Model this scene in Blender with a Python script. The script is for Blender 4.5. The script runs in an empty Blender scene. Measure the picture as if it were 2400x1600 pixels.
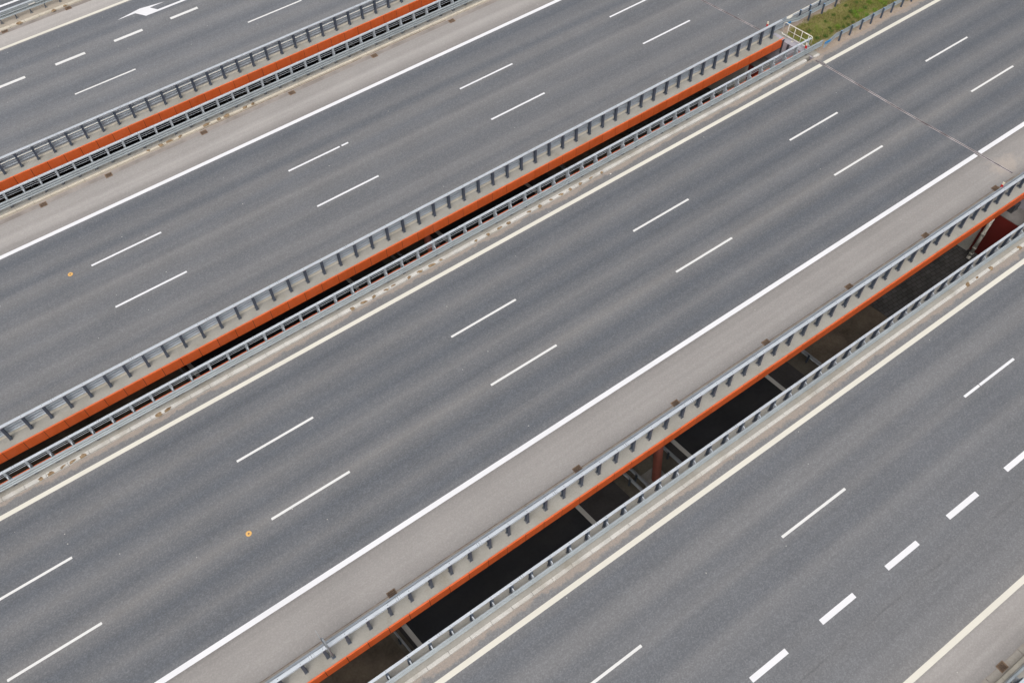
import bpy, math, random
from mathutils import Matrix, Vector
random.seed(7)
D = bpy.data
scene = bpy.context.scene
COL = scene.collection
PI = math.pi

# ------------------------------------------------------------------ helpers
class MB:
    """collects shapes, then links them as ONE mesh object"""
    def __init__(s): s.v = []; s.f = []; s.m = []
    def poly(s, pts, mi=0):
        b = len(s.v); s.v += [tuple(p) for p in pts]; s.f.append(tuple(range(b, b + len(pts)))); s.m.append(mi); return s
    def hexa(s, p, mi=0):                       # p: 4 bottom (ccw from above) + 4 top
        b = len(s.v); s.v += [tuple(q) for q in p]
        for f in ((3, 2, 1, 0), (4, 5, 6, 7), (0, 1, 5, 4), (1, 2, 6, 5), (2, 3, 7, 6), (3, 0, 4, 7)):
            s.f.append(tuple(b + i for i in f)); s.m.append(mi)
        return s
    def box(s, x0, x1, y0, y1, z0, z1, mi=0, ch=0.0):
        if ch <= 0:
            return s.hexa([(x0, y0, z0), (x1, y0, z0), (x1, y1, z0), (x0, y1, z0), (x0, y0, z1), (x1, y0, z1), (x1, y1, z1), (x0, y1, z1)], mi)
        s.box(x0, x1, y0, y1, z0, z1 - ch, mi)
        b = len(s.v)
        s.v += [(x0, y0, z1 - ch), (x1, y0, z1 - ch), (x1, y1, z1 - ch), (x0, y1, z1 - ch),
                (x0 + ch, y0 + ch, z1), (x1 - ch, y0 + ch, z1), (x1 - ch, y1 - ch, z1), (x0 + ch, y1 - ch, z1)]
        for f in ((4, 5, 6, 7), (0, 1, 5, 4), (1, 2, 6, 5), (2, 3, 7, 6), (3, 0, 4, 7)):
            s.f.append(tuple(b + i for i in f)); s.m.append(mi)
        # drop the hidden top of the lower box
        return s
    def prism(s, prof, x0, x1, mi=0):           # closed profile (y, z) run along x
        n = len(prof); b = len(s.v)
        s.v += [(x0, y, z) for y, z in prof] + [(x1, y, z) for y, z in prof]
        for i in range(n):
            j = (i + 1) % n
            s.f.append((b + i, b + j, b + n + j, b + n + i)); s.m.append(mi)
        s.f.append(tuple(b + i for i in reversed(range(n)))); s.m.append(mi)
        s.f.append(tuple(b + n + i for i in range(n))); s.m.append(mi)
        return s
    def tube(s, pts, r, n=8, mi=0, cap=True):
        pts = [Vector(p) for p in pts]; rings = []
        for i, p in enumerate(pts):
            d = (pts[min(i + 1, len(pts) - 1)] - pts[max(i - 1, 0)]).normalized()
            u = d.cross(Vector((0, 0, 1)))
            if u.length < 1e-3: u = Vector((1, 0, 0))
            u.normalize(); w = u.cross(d)
            rr = r[i] if isinstance(r, (list, tuple)) else r
            b = len(s.v); rings.append(b)
            s.v += [tuple(p + rr * (math.cos(2 * PI * k / n) * u + math.sin(2 * PI * k / n) * w)) for k in range(n)]
        for a, b in zip(rings, rings[1:]):
            for k in range(n):
                s.f.append((a + k, a + (k + 1) % n, b + (k + 1) % n, b + k)); s.m.append(mi)
        if cap:
            s.f.append(tuple(rings[0] + k for k in reversed(range(n)))); s.m.append(mi)
            s.f.append(tuple(rings[-1] + k for k in range(n))); s.m.append(mi)
        return s
    def disc(s, x, y, z, r, n=10, mi=0):
        return s.poly([(x + r * math.cos(2 * PI * k / n), y + r * math.sin(2 * PI * k / n), z) for k in range(n)], mi)
    def mesh(s, name, mats, off=(0, 0, 0), smooth=False):
        me = D.meshes.new(name)
        me.from_pydata([(x - off[0], y - off[1], z - off[2]) for x, y, z in s.v], [], s.f)
        for m in (mats if isinstance(mats, (list, tuple)) else [mats]): me.materials.append(m)
        me.polygons.foreach_set('material_index', s.m)
        if smooth: me.polygons.foreach_set('use_smooth', [True] * len(s.f))
        me.update()
        return me
    def build(s, name, mats, parent=None, smooth=False, loc=(0, 0, 0)):
        """local coordinates; loc moves the object"""
        o = D.objects.new(name, s.mesh(name, mats, (0, 0, 0), smooth)); COL.objects.link(o)
        o.location = loc
        if parent: o.parent = parent
        return o

def link(name, mesh, parent=None, loc=(0, 0, 0), rz=0.0):
    o = D.objects.new(name, mesh); COL.objects.link(o); o.location = loc; o.rotation_euler = (0, 0, rz)
    if parent: o.parent = parent
    return o

def tag(o, label=None, cat=None, group=None, kind=None):
    if label: o['label'] = label
    if cat: o['category'] = cat
    if group: o['group'] = group
    if kind: o['kind'] = kind
    return o

def empty(name, loc, rz=0.0, **kw):
    o = D.objects.new(name, None); COL.objects.link(o); o.location = loc; o.rotation_euler = (0, 0, rz)
    o.empty_display_size = 0.3
    return tag(o, **kw)

def copy_tree(o, parent, loc=None):
    c = o.copy(); COL.objects.link(c); c.parent = parent
    if loc is not None: c.location = loc
    for ch in list(o.children): copy_tree(ch, c)
    return c

# ------------------------------------------------------------------ materials
class NT:
    def __init__(s, name):
        s.mat = D.materials.new(name); s.mat.use_nodes = True; s.t = s.mat.node_tree
        s.t.nodes.clear()
        s.out = s.n('ShaderNodeOutputMaterial'); s.b = s.n('ShaderNodeBsdfPrincipled')
        s.t.links.new(s.b.outputs[0], s.out.inputs[0])
        s.pos = s.n('ShaderNodeNewGeometry').outputs['Position']
    def n(s, typ, **kw):
        nd = s.t.nodes.new(typ)
        for k, v in kw.items(): setattr(nd, k, v)
        return nd
    def l(s, a, b): s.t.links.new(a, b)
    def set(s, sock, v):
        if hasattr(v, 'is_linked') or isinstance(v, bpy.types.NodeSocket): s.l(v, sock)
        else: sock.default_value = v
    def math(s, op, a, b=0.0, c=0.0, clamp=False):
        nd = s.n('ShaderNodeMath', operation=op, use_clamp=clamp)
        s.set(nd.inputs[0], a); s.set(nd.inputs[1], b); s.set(nd.inputs[2], c); return nd.outputs[0]
    def vmul(s, v, f):
        nd = s.n('ShaderNodeVectorMath', operation='MULTIPLY'); s.set(nd.inputs[0], v); nd.inputs[1].default_value = f; return nd.outputs[0]
    def noise(s, scale, detail=3.0, rough=0.55, vec=None, dist=0.0):
        nd = s.n('ShaderNodeTexNoise'); nd.inputs['Scale'].default_value = scale; nd.inputs['Detail'].default_value = detail
        nd.inputs['Roughness'].default_value = rough; nd.inputs['Distortion'].default_value = dist
        s.l(vec if vec is not None else s.pos, nd.inputs['Vector']); return nd.outputs['Fac']
    def mr(s, v, a, b, c, d, smooth=False):
        nd = s.n('ShaderNodeMapRange'); nd.interpolation_type = 'SMOOTHSTEP' if smooth else 'LINEAR'
        s.set(nd.inputs[0], v)
        for i, q in enumerate((a, b, c, d)): s.set(nd.inputs[i + 1], q)
        return nd.outputs[0]
    def mix(s, f, a, b, blend='MIX'):
        nd = s.n('ShaderNodeMix', data_type='RGBA', blend_type=blend)
        s.set(nd.inputs[0], f)
        for i, q in ((6, a), (7, b)):
            if isinstance(q, tuple): nd.inputs[i].default_value = (*q[:3], 1)
            else: s.l(q, nd.inputs[i])
        return nd.outputs[2]
    def scale(s, col, f):                       # colour * scalar
        nd = s.n('ShaderNodeVectorMath', operation='SCALE')
        if isinstance(col, tuple): nd.inputs[0].default_value = col[:3]
        else: s.l(col, nd.inputs[0])
        s.set(nd.inputs['Scale'], f); return nd.outputs[0]
    def finish(s, col, rough=0.8, metal=0.0, spec=None, bump=None):
        if isinstance(col, tuple): s.b.inputs['Base Color'].default_value = (*col[:3], 1)
        else: s.l(col, s.b.inputs['Base Color'])
        s.set(s.b.inputs['Roughness'], rough); s.b.inputs['Metallic'].default_value = metal
        if spec is not None: s.b.inputs['Specular IOR Level'].default_value = spec
        if bump:
            bn = s.n('ShaderNodeBump'); bn.inputs['Strength'].default_value = bump[1]; bn.inputs['Distance'].default_value = bump[2]
            s.l(bump[0], bn.inputs['Height']); s.l(bn.outputs[0], s.b.inputs['Normal'])
        return s.mat

def mottled(name, col, amp=0.15, scale=3.0, rough=0.8, metal=0.0, col2=None, fine=0.08, spec=None, bump=None):
    m = NT(name)
    a = m.noise(scale, 4.0); b = m.noise(scale * 9, 3.0)
    f = m.math('ADD', m.mr(a, .3, .7, 1 - amp, 1 + amp), m.mr(b, .3, .7, -fine, fine))
    c = m.mix(m.mr(m.noise(scale * .45, 3.0), .42, .62, 0, 1), col, col2) if col2 else col
    return m.finish(m.scale(c, f), rough, metal, spec, (b, bump[0], bump[1]) if bump else None)

DK = (.111, .120, .135); LT = (.199, .196, .195); SH = (.316, .299, .286)
def shade(v):
    if isinstance(v, tuple): k = v[1]; return tuple(c * k for c in SH)
    return tuple(a + (b - a) * v for a, b in zip(DK, LT))
S = lambda k=1.0: ('s', k)

def asphalt(name, stops, dirt=None, seed=0.0, spots=(), seams=(), tone_gain=1.05):
    # age: brightness factor; far and upper roads are lightened to paint in haze and sheen
    m = NT(name)
    xyz = m.n('ShaderNodeSeparateXYZ'); m.l(m.pos, xyz.inputs[0]); Y = xyz.outputs['Y']
    off = m.n('ShaderNodeVectorMath', operation='ADD'); m.l(m.pos, off.inputs[0]); off.inputs[1].default_value = (seed, seed * 2.3, 0)
    P = off.outputs[0]
    wob = m.noise(1.0, 3.0, .5, m.vmul(P, (.035, .55, 1)))
    y2 = m.math('ADD', Y, m.mr(wob, .25, .75, -.10, .10))
    lo, hi = stops[0][0], stops[-1][0]
    fac = m.mr(y2, lo, hi, 0, 1)
    # colour bands across the lanes: tyre-polished dark tracks and dusty lighter strips that run with the traffic
    ramp = m.n('ShaderNodeValToRGB'); el = ramp.color_ramp.elements; ramp.color_ramp.interpolation = 'EASE'
    st = [((y - lo) / (hi - lo), shade(v)) for y, v in stops][:32]
    el[0].position = st[0][0]; el[0].color = (*st[0][1], 1); el[1].position = st[-1][0]; el[1].color = (*st[-1][1], 1)
    for p, c in st[1:-1]:
        e = el.new(p); e.color = (*c, 1)
    m.l(fac, ramp.inputs[0])
    streak = m.noise(1.0, 5.0, .6, m.vmul(P, (.022, 2.6, 1)))
    patch = m.noise(.35, 4.0, .55, P)
    grain = m.noise(15.0, 3.0, .7, P)
    fine = m.noise(42.0, 2.0, .6, P)
    k = m.math('ADD', m.mr(streak, .25, .75, .91, 1.09), m.mr(patch, .3, .7, -.045, .045))
    # aggregate: random stone-sized cells, stronger on the worn lanes than on the dusty shoulders
    va = m.n('ShaderNodeTexVoronoi'); va.inputs['Scale'].default_value = 19.0; m.l(P, va.inputs['Vector'])
    vs = m.n('ShaderNodeSeparateColor'); m.l(va.outputs['Color'], vs.inputs[0])
    rl = m.n('ShaderNodeSeparateColor'); m.l(ramp.outputs[0], rl.inputs[0])
    amp = m.mr(rl.outputs[0], .12, .27, 1.0, .38)
    g = m.math('ADD', m.mr(grain, .25, .75, -.20, .20), m.mr(fine, .25, .75, -.20, .20))
    g = m.math('ADD', g, m.math('MULTIPLY', m.math('POWER', vs.outputs[0], 2.2), .45)); g = m.math('SUBTRACT', g, .14)
    k = m.math('ADD', k, m.math('MULTIPLY', g, m.math('MULTIPLY', amp, .78)))
    c = m.scale(ramp.outputs[0], m.math('MULTIPLY', k, tone_gain))
    tint = m.noise(.8, 3.0, .5, P)
    c = m.mix(m.mr(tint, .35, .65, 0, .06), c, m.mix(1.0, c, (1.06, .98, .93), 'MULTIPLY'))
    # crumbs and chips lying on the surface
    vo = m.n('ShaderNodeTexVoronoi'); vo.inputs['Scale'].default_value = 1.1; m.l(P, vo.inputs['Vector'])
    sel = m.math('GREATER_THAN', m.n('ShaderNodeSeparateColor').outputs[0], 2.0)
    sc = m.n('ShaderNodeSeparateColor'); m.l(vo.outputs['Color'], sc.inputs[0])
    on = m.math('MULTIPLY', m.math('LESS_THAN', vo.outputs['Distance'], .032), m.math('GREATER_THAN', sc.outputs[0], .55))
    c = m.mix(m.math('MULTIPLY', on, .75), c, (.55, .53, .5))
    if dirt:
        for (y0, sgn, w, amt) in dirt:          # sandy dust swept against the kerb, with a ragged edge
            e = m.math('ADD', m.math('MULTIPLY', m.math('SUBTRACT', Y, y0), sgn), m.math('ADD', m.mr(m.noise(2.6, 6.0, .75, P), .3, .7, -w * .5, w * .5), m.mr(m.noise(.45, 2.0, .5, P), .35, .65, -w * .45, w * .45)))
            f = m.mr(e, w * .7, w * 1.2, amt, 0)
            f = m.math('MULTIPLY', f, m.mr(m.noise(9.0, 3.0, .7, P), .25, .6, .6, 1.0), clamp=True)
            c = m.mix(f, c, m.scale((.37, .31, .262), m.mr(grain, .25, .75, .80, 1.20)))
    for (sx, sy, rx, ry, amt, col) in spots:    # blown dust lying in patches
        dx = m.math('DIVIDE', m.math('SUBTRACT', xyz.outputs['X'], sx), rx); dy = m.math('DIVIDE', m.math('SUBTRACT', Y, sy), ry)
        d = m.math('SQRT', m.math('ADD', m.math('MULTIPLY', dx, dx), m.math('MULTIPLY', dy, dy)))
        d = m.math('ADD', d, m.mr(m.noise(2.2, 5.0, .7, P), .3, .7, -.45, .45))
        c = m.mix(m.mr(d, .35, 1.05, amt, 0), c, m.scale(col, m.mr(grain, .25, .75, .85, 1.15)))
    for (sy, wd, amt) in seams:                 # paving seam, open in places
        d = m.math('ABSOLUTE', m.math('SUBTRACT', m.math('ADD', Y, m.mr(m.noise(.9, 4.0, .6, P), .3, .7, -.07, .07)), sy))
        f = m.math('MULTIPLY', m.mr(d, 0, wd, amt, 0), m.mr(m.noise(.5, 4.0, .6, P), .4, .6, 0, 1))
        c = m.mix(f, c, (.05, .048, .05))
    return m.finish(c, .66, 0, .38, (fine, .25, .004))

def concrete(name, col, amp=.12, stain=(.2, .17, .12), st=.5):
    m = NT(name)
    a = m.noise(1.3, 5.0, .6); b = m.noise(14, 4.0, .65); d = m.noise(.55, 4.0, .6)
    k = m.math('ADD', m.mr(a, .3, .7, 1 - amp, 1 + amp), m.mr(b, .3, .7, -.09, .09))
    c = m.scale(col, k)
    c = m.mix(m.mr(d, .52, .72, 0, st), c, m.scale(stain, k))
    return m.finish(c, .88, 0, .25, (b, .2, .004))

M = {}
M['white'] = None
def paint(name, col):
    m = NT(name)
    a = m.noise(22, 4.0, .7); b = m.noise(1.2, 4.0, .6, m.vmul(m.pos, (.4, 1, 1)))
    k = m.math('ADD', m.mr(b, .3, .7, .95, 1.03), m.mr(a, .3, .75, -.04, .03))
    w = m.mr(m.noise(6, 5.0, .75), .64, .72, 0, .35)
    return m.finish(m.mix(w, m.scale(col, k), (.42, .41, .4)), .7, 0, .3)
M['white'] = paint('white_paint', (.80, .80, .82))
M['dash'] = paint('dash_paint', (.76, .755, .74))
M['cream'] = paint('cream_paint', (.73, .70, .615))
M['cap'] = concrete('ledge_concrete', (.36, .345, .31), .10, (.27, .24, .185), .55)
M['kerb'] = concrete('kerb_concrete', (.57, .555, .52), .12, (.30, .26, .20), .5)
M['kerb_cream'] = concrete('pale_kerb_concrete', (.58, .53, .44), .08, (.42, .36, .28), .4)
M['gutter'] = concrete('gutter_concrete', (.37, .34, .30), .10, (.26, .22, .17), .5)
M['slab'] = concrete('deck_concrete', (.30, .29, .27), .15, (.18, .16, .14), .6)
M['lavender'] = concrete('end_wall_concrete', (.40, .38, .42), .12, (.24, .22, .26), .6)
M['whitewall'] = concrete('pale_wall_concrete', (.70, .69, .63), .10, (.5, .47, .4), .4)
M['galv'] = mottled('galvanised_steel', (.60, .645, .69), .06, 2.0, .48, .30, None, .03)
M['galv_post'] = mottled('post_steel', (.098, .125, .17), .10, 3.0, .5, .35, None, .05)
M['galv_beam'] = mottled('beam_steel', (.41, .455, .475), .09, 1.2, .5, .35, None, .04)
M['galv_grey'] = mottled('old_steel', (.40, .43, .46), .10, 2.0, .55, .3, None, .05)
M['bolt'] = mottled('bolt_steel', (.10, .105, .12), .1, 8, .5, .4)
def orange_panel():
    m = NT('orange_panel_paint')
    oi = m.n('ShaderNodeObjectInfo')
    st = m.noise(1.0, 4.0, .65, m.vmul(m.pos, (7.0, 7.0, .8))); bl = m.noise(2.2, 5.0, .6); gr = m.noise(18, 3.0, .6)
    k = m.math('ADD', m.mr(oi.outputs['Random'], 0, 1, .93, 1.06), m.mr(st, .3, .7, -.07, .06))
    k = m.math('ADD', k, m.mr(bl, .3, .7, -.08, .08))
    c = m.mix(m.mr(bl, .45, .65, 0, .5), (.76, .145, .036), (.66, .155, .06))
    c = m.mix(m.mr(m.math('MULTIPLY', st, gr), .30, .42, 0, .45), c, (.36, .12, .07))
    return m.finish(m.scale(c, k), .5, 0, .4)
M['orange'] = orange_panel()
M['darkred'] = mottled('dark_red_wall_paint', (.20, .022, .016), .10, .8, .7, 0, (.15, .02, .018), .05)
M['pierred'] = mottled('pier_red_paint', (.47, .155, .11), .12, .8, .7, 0, (.38, .12, .09), .05)
M['rear_beam'] = mottled('rear_beam_steel', (.43, .475, .52), .08, 1.2, .5, .35, None, .04)  # separate, slightly bluer steel colour for beams seen from behind
M['plate'] = mottled('foot_plate_steel', (.24, .245, .25), .1, 5, .6, .2)
M['pipe'] = mottled('pipe_white', (.80, .78, .70), .06, 2, .45, 0, (.66, .63, .54), .03)
M['rubber'] = mottled('joint_rubber', (.045, .04, .042), .1, 6, .7)
M['jointsteel'] = mottled('joint_steel', (.50, .455, .455), .2, 2.2, .6, .1, (.22, .19, .195))
M['rust'] = mottled('rusty_iron', (.21, .14, .095), .2, 9, .85, .1, (.27, .185, .125), .1)
M['seam'] = mottled('seam_dirt', (.20, .15, .115), .3, 4, .9, 0, (.28, .23, .19), .2)
M['hole'] = mottled('drain_dark', (.025, .02, .018), .1, 9, .9)
M['soil'] = mottled('brown_soil', (.30, .215, .13), .3, 9, .95, 0, (.22, .145, .08), .2)
M['sand'] = None
M['discor'] = mottled('disc_orange', (.76, .44, .14), .08, 9, .6)
M['red'] = mottled('delineator_red', (.62, .012, .015), .05, 9, .4)
M['offwhite'] = mottled('fence_white', (.80, .78, .72), .05, 4, .5, 0, (.70, .66, .58))
M['plastic'] = mottled('delineator_body', (.80, .74, .58), .04, 6, .45)
M['blue'] = mottled('blue_plate', (.03, .24, .55), .06, 6, .4)
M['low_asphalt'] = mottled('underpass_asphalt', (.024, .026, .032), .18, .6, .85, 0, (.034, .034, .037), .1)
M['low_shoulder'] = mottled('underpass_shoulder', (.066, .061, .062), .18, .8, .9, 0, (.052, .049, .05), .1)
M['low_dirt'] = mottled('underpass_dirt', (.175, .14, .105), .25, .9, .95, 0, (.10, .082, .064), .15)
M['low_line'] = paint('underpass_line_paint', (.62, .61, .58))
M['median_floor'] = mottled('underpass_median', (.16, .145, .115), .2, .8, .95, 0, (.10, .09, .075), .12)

def pavers():
    m = NT('block_paving')
    mp = m.n('ShaderNodeMapping'); m.l(m.pos, mp.inputs[0]); mp.inputs['Rotation'].default_value = (0, 0, .12)
    br = m.n('ShaderNodeTexBrick'); m.l(mp.outputs[0], br.inputs['Vector'])
    br.inputs['Color1'].default_value = (.125, .122, .12, 1); br.inputs['Color2'].default_value = (.095, .092, .092, 1)
    br.inputs['Mortar'].default_value = (.05, .048, .045, 1); br.inputs['Scale'].default_value = 1.0
    br.inputs['Mortar Size'].default_value = .014; br.inputs['Brick Width'].default_value = .36; br.inputs['Row Height'].default_value = .25
    k = m.mr(m.noise(.8, 4), .3, .7, .7, 1.3)
    return m.finish(m.scale(br.outputs['Color'], k), .92, 0, .2)
M['pavers'] = pavers()

def median_ground():
    """bare sand beside the roads, mossy turf in the middle"""
    m = NT('median_soil')
    xyz = m.n('ShaderNodeSeparateXYZ'); m.l(m.pos, xyz.inputs[0]); Y = xyz.outputs['Y']
    n1 = m.noise(1.1, 6, .65); n2 = m.noise(5.5, 5, .7); n3 = m.noise(20, 3, .7)
    ye = m.math('ADD', Y, m.mr(n1, .3, .7, -.35, .35))
    inside = m.math('MULTIPLY', m.mr(ye, 28.45, 28.95, 0, 1), m.mr(ye, 30.75, 31.05, 1, 0))
    sand = m.mix(m.mr(n2, .35, .65, 0, 1), (.40, .33, .27), (.33, .265, .21))
    turf = m.mix(m.mr(n2, .38, .62, 0, 1), (.155, .14, .045), (.235, .205, .085))
    turf = m.mix(m.mr(n1, .42, .60, 0, .8), turf, (.13, .165, .03))
    c = m.mix(inside, sand, turf)
    return m.finish(m.scale(c, m.mr(n3, .25, .75, .75, 1.25)), .95, 0, .2, (n2, .5, .03))
M['median'] = median_ground()
M['far_ground'] = mottled('rough_grass', (.12, .12, .05), .25, .4, .95, 0, (.17, .14, .08), .2)

# ------------------------------------------------------------------ setting: levels
XL, XR = -45.0, 110.0
def joint_x(y): return 46.2 - .1245 * y
LOWZ = -6.5

def sheet(name, pts, mat, parent=None, kind=None):
    o = MB().poly(pts).build(name, mat, parent)
    if kind: o['kind'] = kind
    return o

# embankments either side of the underpass, and the low ground between them
sheet('embankment_ground', [(joint_x(-300) + .75, -300, -.07), (600, -300, -.07), (600, 600, -.07), (joint_x(600) + .75, 600, -.07)], M['far_ground'], kind='structure')
sheet('embankment_ground', [(-600, -300, -.07), (-18.5 + .12 * 300, -300, -.07), (-18.5 - .12 * 600, 600, -.07), (-600, 600, -.07)], M['far_ground'], kind='structure')
sheet('lower_ground', [(-120, -300, LOWZ - .05), (120, -300, LOWZ - .05), (120, 600, LOWZ - .05), (-120, 600, LOWZ - .05)], M['low_dirt'], kind='structure')

# ------------------------------------------------------------------ the four carriageways
STOPS = {
 'far': [(49.0, .7), (50.4, .6), (51.2, .2), (52.1, .55), (52.9, .3), (53.6, .12), (54.9, .55), (55.6, .2), (56.4, .45), (57.1, .55), (57.8, .1), (58.4, .3), (59.2, .05), (59.85, .12), (60.1, S(.72)), (60.5, S(1.02)), (61.2, S(1.12)), (62.0, S(1.0))],
 'upper': [(31.4, .8), (31.9, .85), (32.4, .5), (32.8, .3), (33.3, .62), (33.7, .62), (34.3, .34), (34.8, .28), (35.4, .55), (36.0, .34), (36.5, .5), (37.1, .75), (37.7, .34), (38.3, .2), (38.9, .6), (39.2, .62), (39.8, .1), (40.5, .5), (41.0, .32), (41.7, .0), (42.15, .22), (42.35, .45), (42.55, S(.70)), (42.9, S(.85)), (43.5, S(1.08)), (44.3, S(.96)), (45.3, S(.9))],
 'middle': [(13.8, S(.95)), (14.5, S(1.0)), (15.3, S(.93)), (15.9, S(.84)), (16.2, S(.66)), (16.4, .4), (16.9, .02), (17.5, .25), (17.95, .55), (18.4, .2), (19.0, .0), (19.5, .4), (20.05, .92), (20.5, .42), (21.0, .1), (21.5, .35), (21.95, .62), (22.4, .3), (22.9, .0), (23.55, .3), (24.2, .05), (24.7, .28), (25.2, .65), (25.7, .3), (26.3, .02), (26.8, .3), (27.15, .75), (27.5, .8), (28.0, .8)],
 'lower': [(-3.1, S(.85)), (-2.2, S(.92)), (-1.6, S(.95)), (-1.35, S(.8)), (-1.1, .95), (-.4, .6), (.5, .45), (1.2, .5), (1.8, .36), (2.4, .45), (3.0, .3), (3.5, .36), (4.2, .55), (4.8, .18), (5.4, .22), (5.95, .55), (6.4, .36), (6.9, .25), (7.4, .62), (7.8, .58), (8.4, .2), (8.9, .12), (9.3, .4), (9.7, .75), (10.3, .8)],
}
def carriageway(key, y0, y1, x0, x1, dirt=None, seed=0.0, spots=(), seams=()):
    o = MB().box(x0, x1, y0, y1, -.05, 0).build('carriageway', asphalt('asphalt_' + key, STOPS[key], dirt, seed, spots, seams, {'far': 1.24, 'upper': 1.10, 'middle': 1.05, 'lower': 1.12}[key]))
    tag(o, kind='structure')
    return o
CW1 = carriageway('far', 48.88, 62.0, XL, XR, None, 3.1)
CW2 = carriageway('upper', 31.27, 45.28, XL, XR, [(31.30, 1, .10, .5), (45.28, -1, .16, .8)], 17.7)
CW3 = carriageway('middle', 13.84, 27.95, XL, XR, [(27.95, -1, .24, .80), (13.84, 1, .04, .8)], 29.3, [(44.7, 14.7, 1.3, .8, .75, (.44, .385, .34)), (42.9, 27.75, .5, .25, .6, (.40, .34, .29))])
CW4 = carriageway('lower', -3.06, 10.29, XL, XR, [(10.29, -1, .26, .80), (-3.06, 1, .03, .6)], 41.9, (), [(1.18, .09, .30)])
o = MB().box(XL, XR, 63.6, 76, -.09, -.04).build('side_road', asphalt('asphalt_side', [(63.5, .5), (64.5, .1), (66, .4), (68, .1), (76, .4)], None, 55.0)); tag(o, kind='structure')
SIDE = o

def strip(name, parent, x0, x1, y, w, mat, z=.004):
    return MB().poly([(x0, y - w / 2, z), (x1, y - w / 2, z), (x1, y + w / 2, z), (x0, y + w / 2, z)]).build(name, mat, parent)
def jcut(y): return joint_x(y) + .05
# edge lines; cut at the expansion joint
strip('edge_line', CW1, XL, XR, 60.2, .24, M['cream'])
strip('edge_line', CW1, XL, XR, 49.62, .24, M['cream'])
for (cw, y, w, mat, cut) in ((CW2, 42.47, .26, 'white', True), (CW2, 31.84, .24, 'cream', True), (CW3, 27.22, .245, 'cream', True), (CW3, 16.27, .255, 'white', True), (CW4, 9.63, .245, 'cream', True), (CW4, -1.35, .245, 'cream', False)):
    if cut:
        j = 42.86 if y > 26 and y < 28 else (44.2 if y < 17 and y > 15 else jcut(y))
        strip('edge_line', cw, XL, j - .17, y, w, M[mat]); strip('edge_line', cw, j + .13, XR, y, w, M[mat])
    else: strip('edge_line', cw, XL, XR, y, w, M[mat])
strip('edge_line', SIDE, XL, XR, 64.86, .22, M['white'], -.036)
MB().poly([(4.15, 64.32, -.036), (4.44, 64.10, -.036), (4.30, 63.72, -.036), (4.0, 63.9, -.036)]).build('stop_mark', M['white'], SIDE)

dash_mesh = {}
def dash(cw, x0, x1, y, w, mat='dash'):
    L = round(x1 - x0, 3); key = (L, w, mat)
    if key not in dash_mesh:
        c = .015
        dash_mesh[key] = MB().poly([(c, -w / 2, 0), (L - c, -w / 2, 0), (L, -w / 2 + c, 0), (L, w / 2 - c, 0), (L - c, w / 2, 0), (c, w / 2, 0), (0, w / 2 - c, 0), (0, -w / 2 + c, 0)]).mesh('lane_dash', M[mat])
    return link('lane_dash', dash_mesh[key], cw, (x0, y, .004))
for i in range(-3, 8):
    x = -1.01 + 12 * i
    if i == 1:                                   # this one was painted in two goes
        dash(CW2, x - .02, x + 3.40, 38.96, .125, 'white'); dash(CW2, x + 3.52, x + 3.98, 38.96, .125, 'white')
    else: dash(CW2, x, x + 4.04, 38.96, .125, 'white')
    dash(CW2, x, x + 4.04, 35.51, .125, 'white')
    x = .21 + 12 * i
    dash(CW3, x, x + 4.04, 23.53, .125); dash(CW3, x, x + 4.04, 19.98, .125)
    x = 6.05 + 12 * i
    if i == 2:
        dash(CW4, 30.32, 31.42, 6.01, .13, 'white'); dash(CW4, 31.46, 34.05, 6.01, .13, 'white')
    elif i == 1: dash(CW4, 18.12, 22.1, 6.01, .125)
    else: dash(CW4, x, x + 4.04, 6.01, .125)
    x = 3.22 + 12 * i
    dash(CW1, x, x + 4.04, 52.97, .125)
for i in range(-10, 22):
    x = 12.78 + 3.983 * i
    dash(CW4, x, x + 1.99, 2.38, .25, 'white')
    x = 3.215 + 3.983 * i
    dash(CW1, x, x + 1.99, 56.5, .24)
# lane arrow
ar = [(8.21, 58.50), (9.50, 58.465), (9.97, 57.765), (10.87, 57.755), (13.6, 57.75), (13.6, 57.945), (10.88, 57.96), (10.54, 58.47), (11.64, 58.49), (9.92, 58.78)]
MB().poly([(x, y, .004) for x, y in ar[:3] + ar[3:5] + ar[5:7] + [ar[7], ar[9]]]).poly([(ar[7][0], ar[7][1], .004), (ar[8][0], ar[8][1], .004), (ar[9][0], ar[9][1], .004)]).build('lane_arrow', M['white'], CW1)

# expansion joints
def expansion_joint(cw, pts):
    jb, jr = MB(), MB()
    for (xa, ya), (xb, yb) in zip(pts, pts[1:]):
        jr.poly([(xa - .030, ya, .004), (xb - .030, yb, .004), (xb + .026, yb, .004), (xa + .026, ya, .004)])
        for o0, o1 in ((-.078, -.030), (.026, .066)):
            jb.box(0, 0, 0, 0, 0, 0) if False else None
            jb.hexa([(xb + o0, yb, -.01), (xb + o1, yb, -.01), (xa + o1, ya, -.01), (xa + o0, ya, -.01), (xb + o0, yb, .010), (xb + o1, yb, .010), (xa + o1, ya, .010), (xa + o0, ya, .010)])
    j = jr.build('expansion_joint', M['rubber'], cw)
    jb.build('joint_rail', M['jointsteel'], j)
expansion_joint(CW2, [(40.1, 43.9), (41.14, 36.71), (42.06, 31.95), (42.12, 31.5)])
expansion_joint(CW3, [(42.72, 27.72), (42.84, 27.2), (43.09, 25.07), (43.49, 21.47), (44.21, 16.33), (44.5, 14.1)])
expansion_joint(CW4, [(joint_x(10.2), 10.2), (joint_x(-3), -3.0)])
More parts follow.
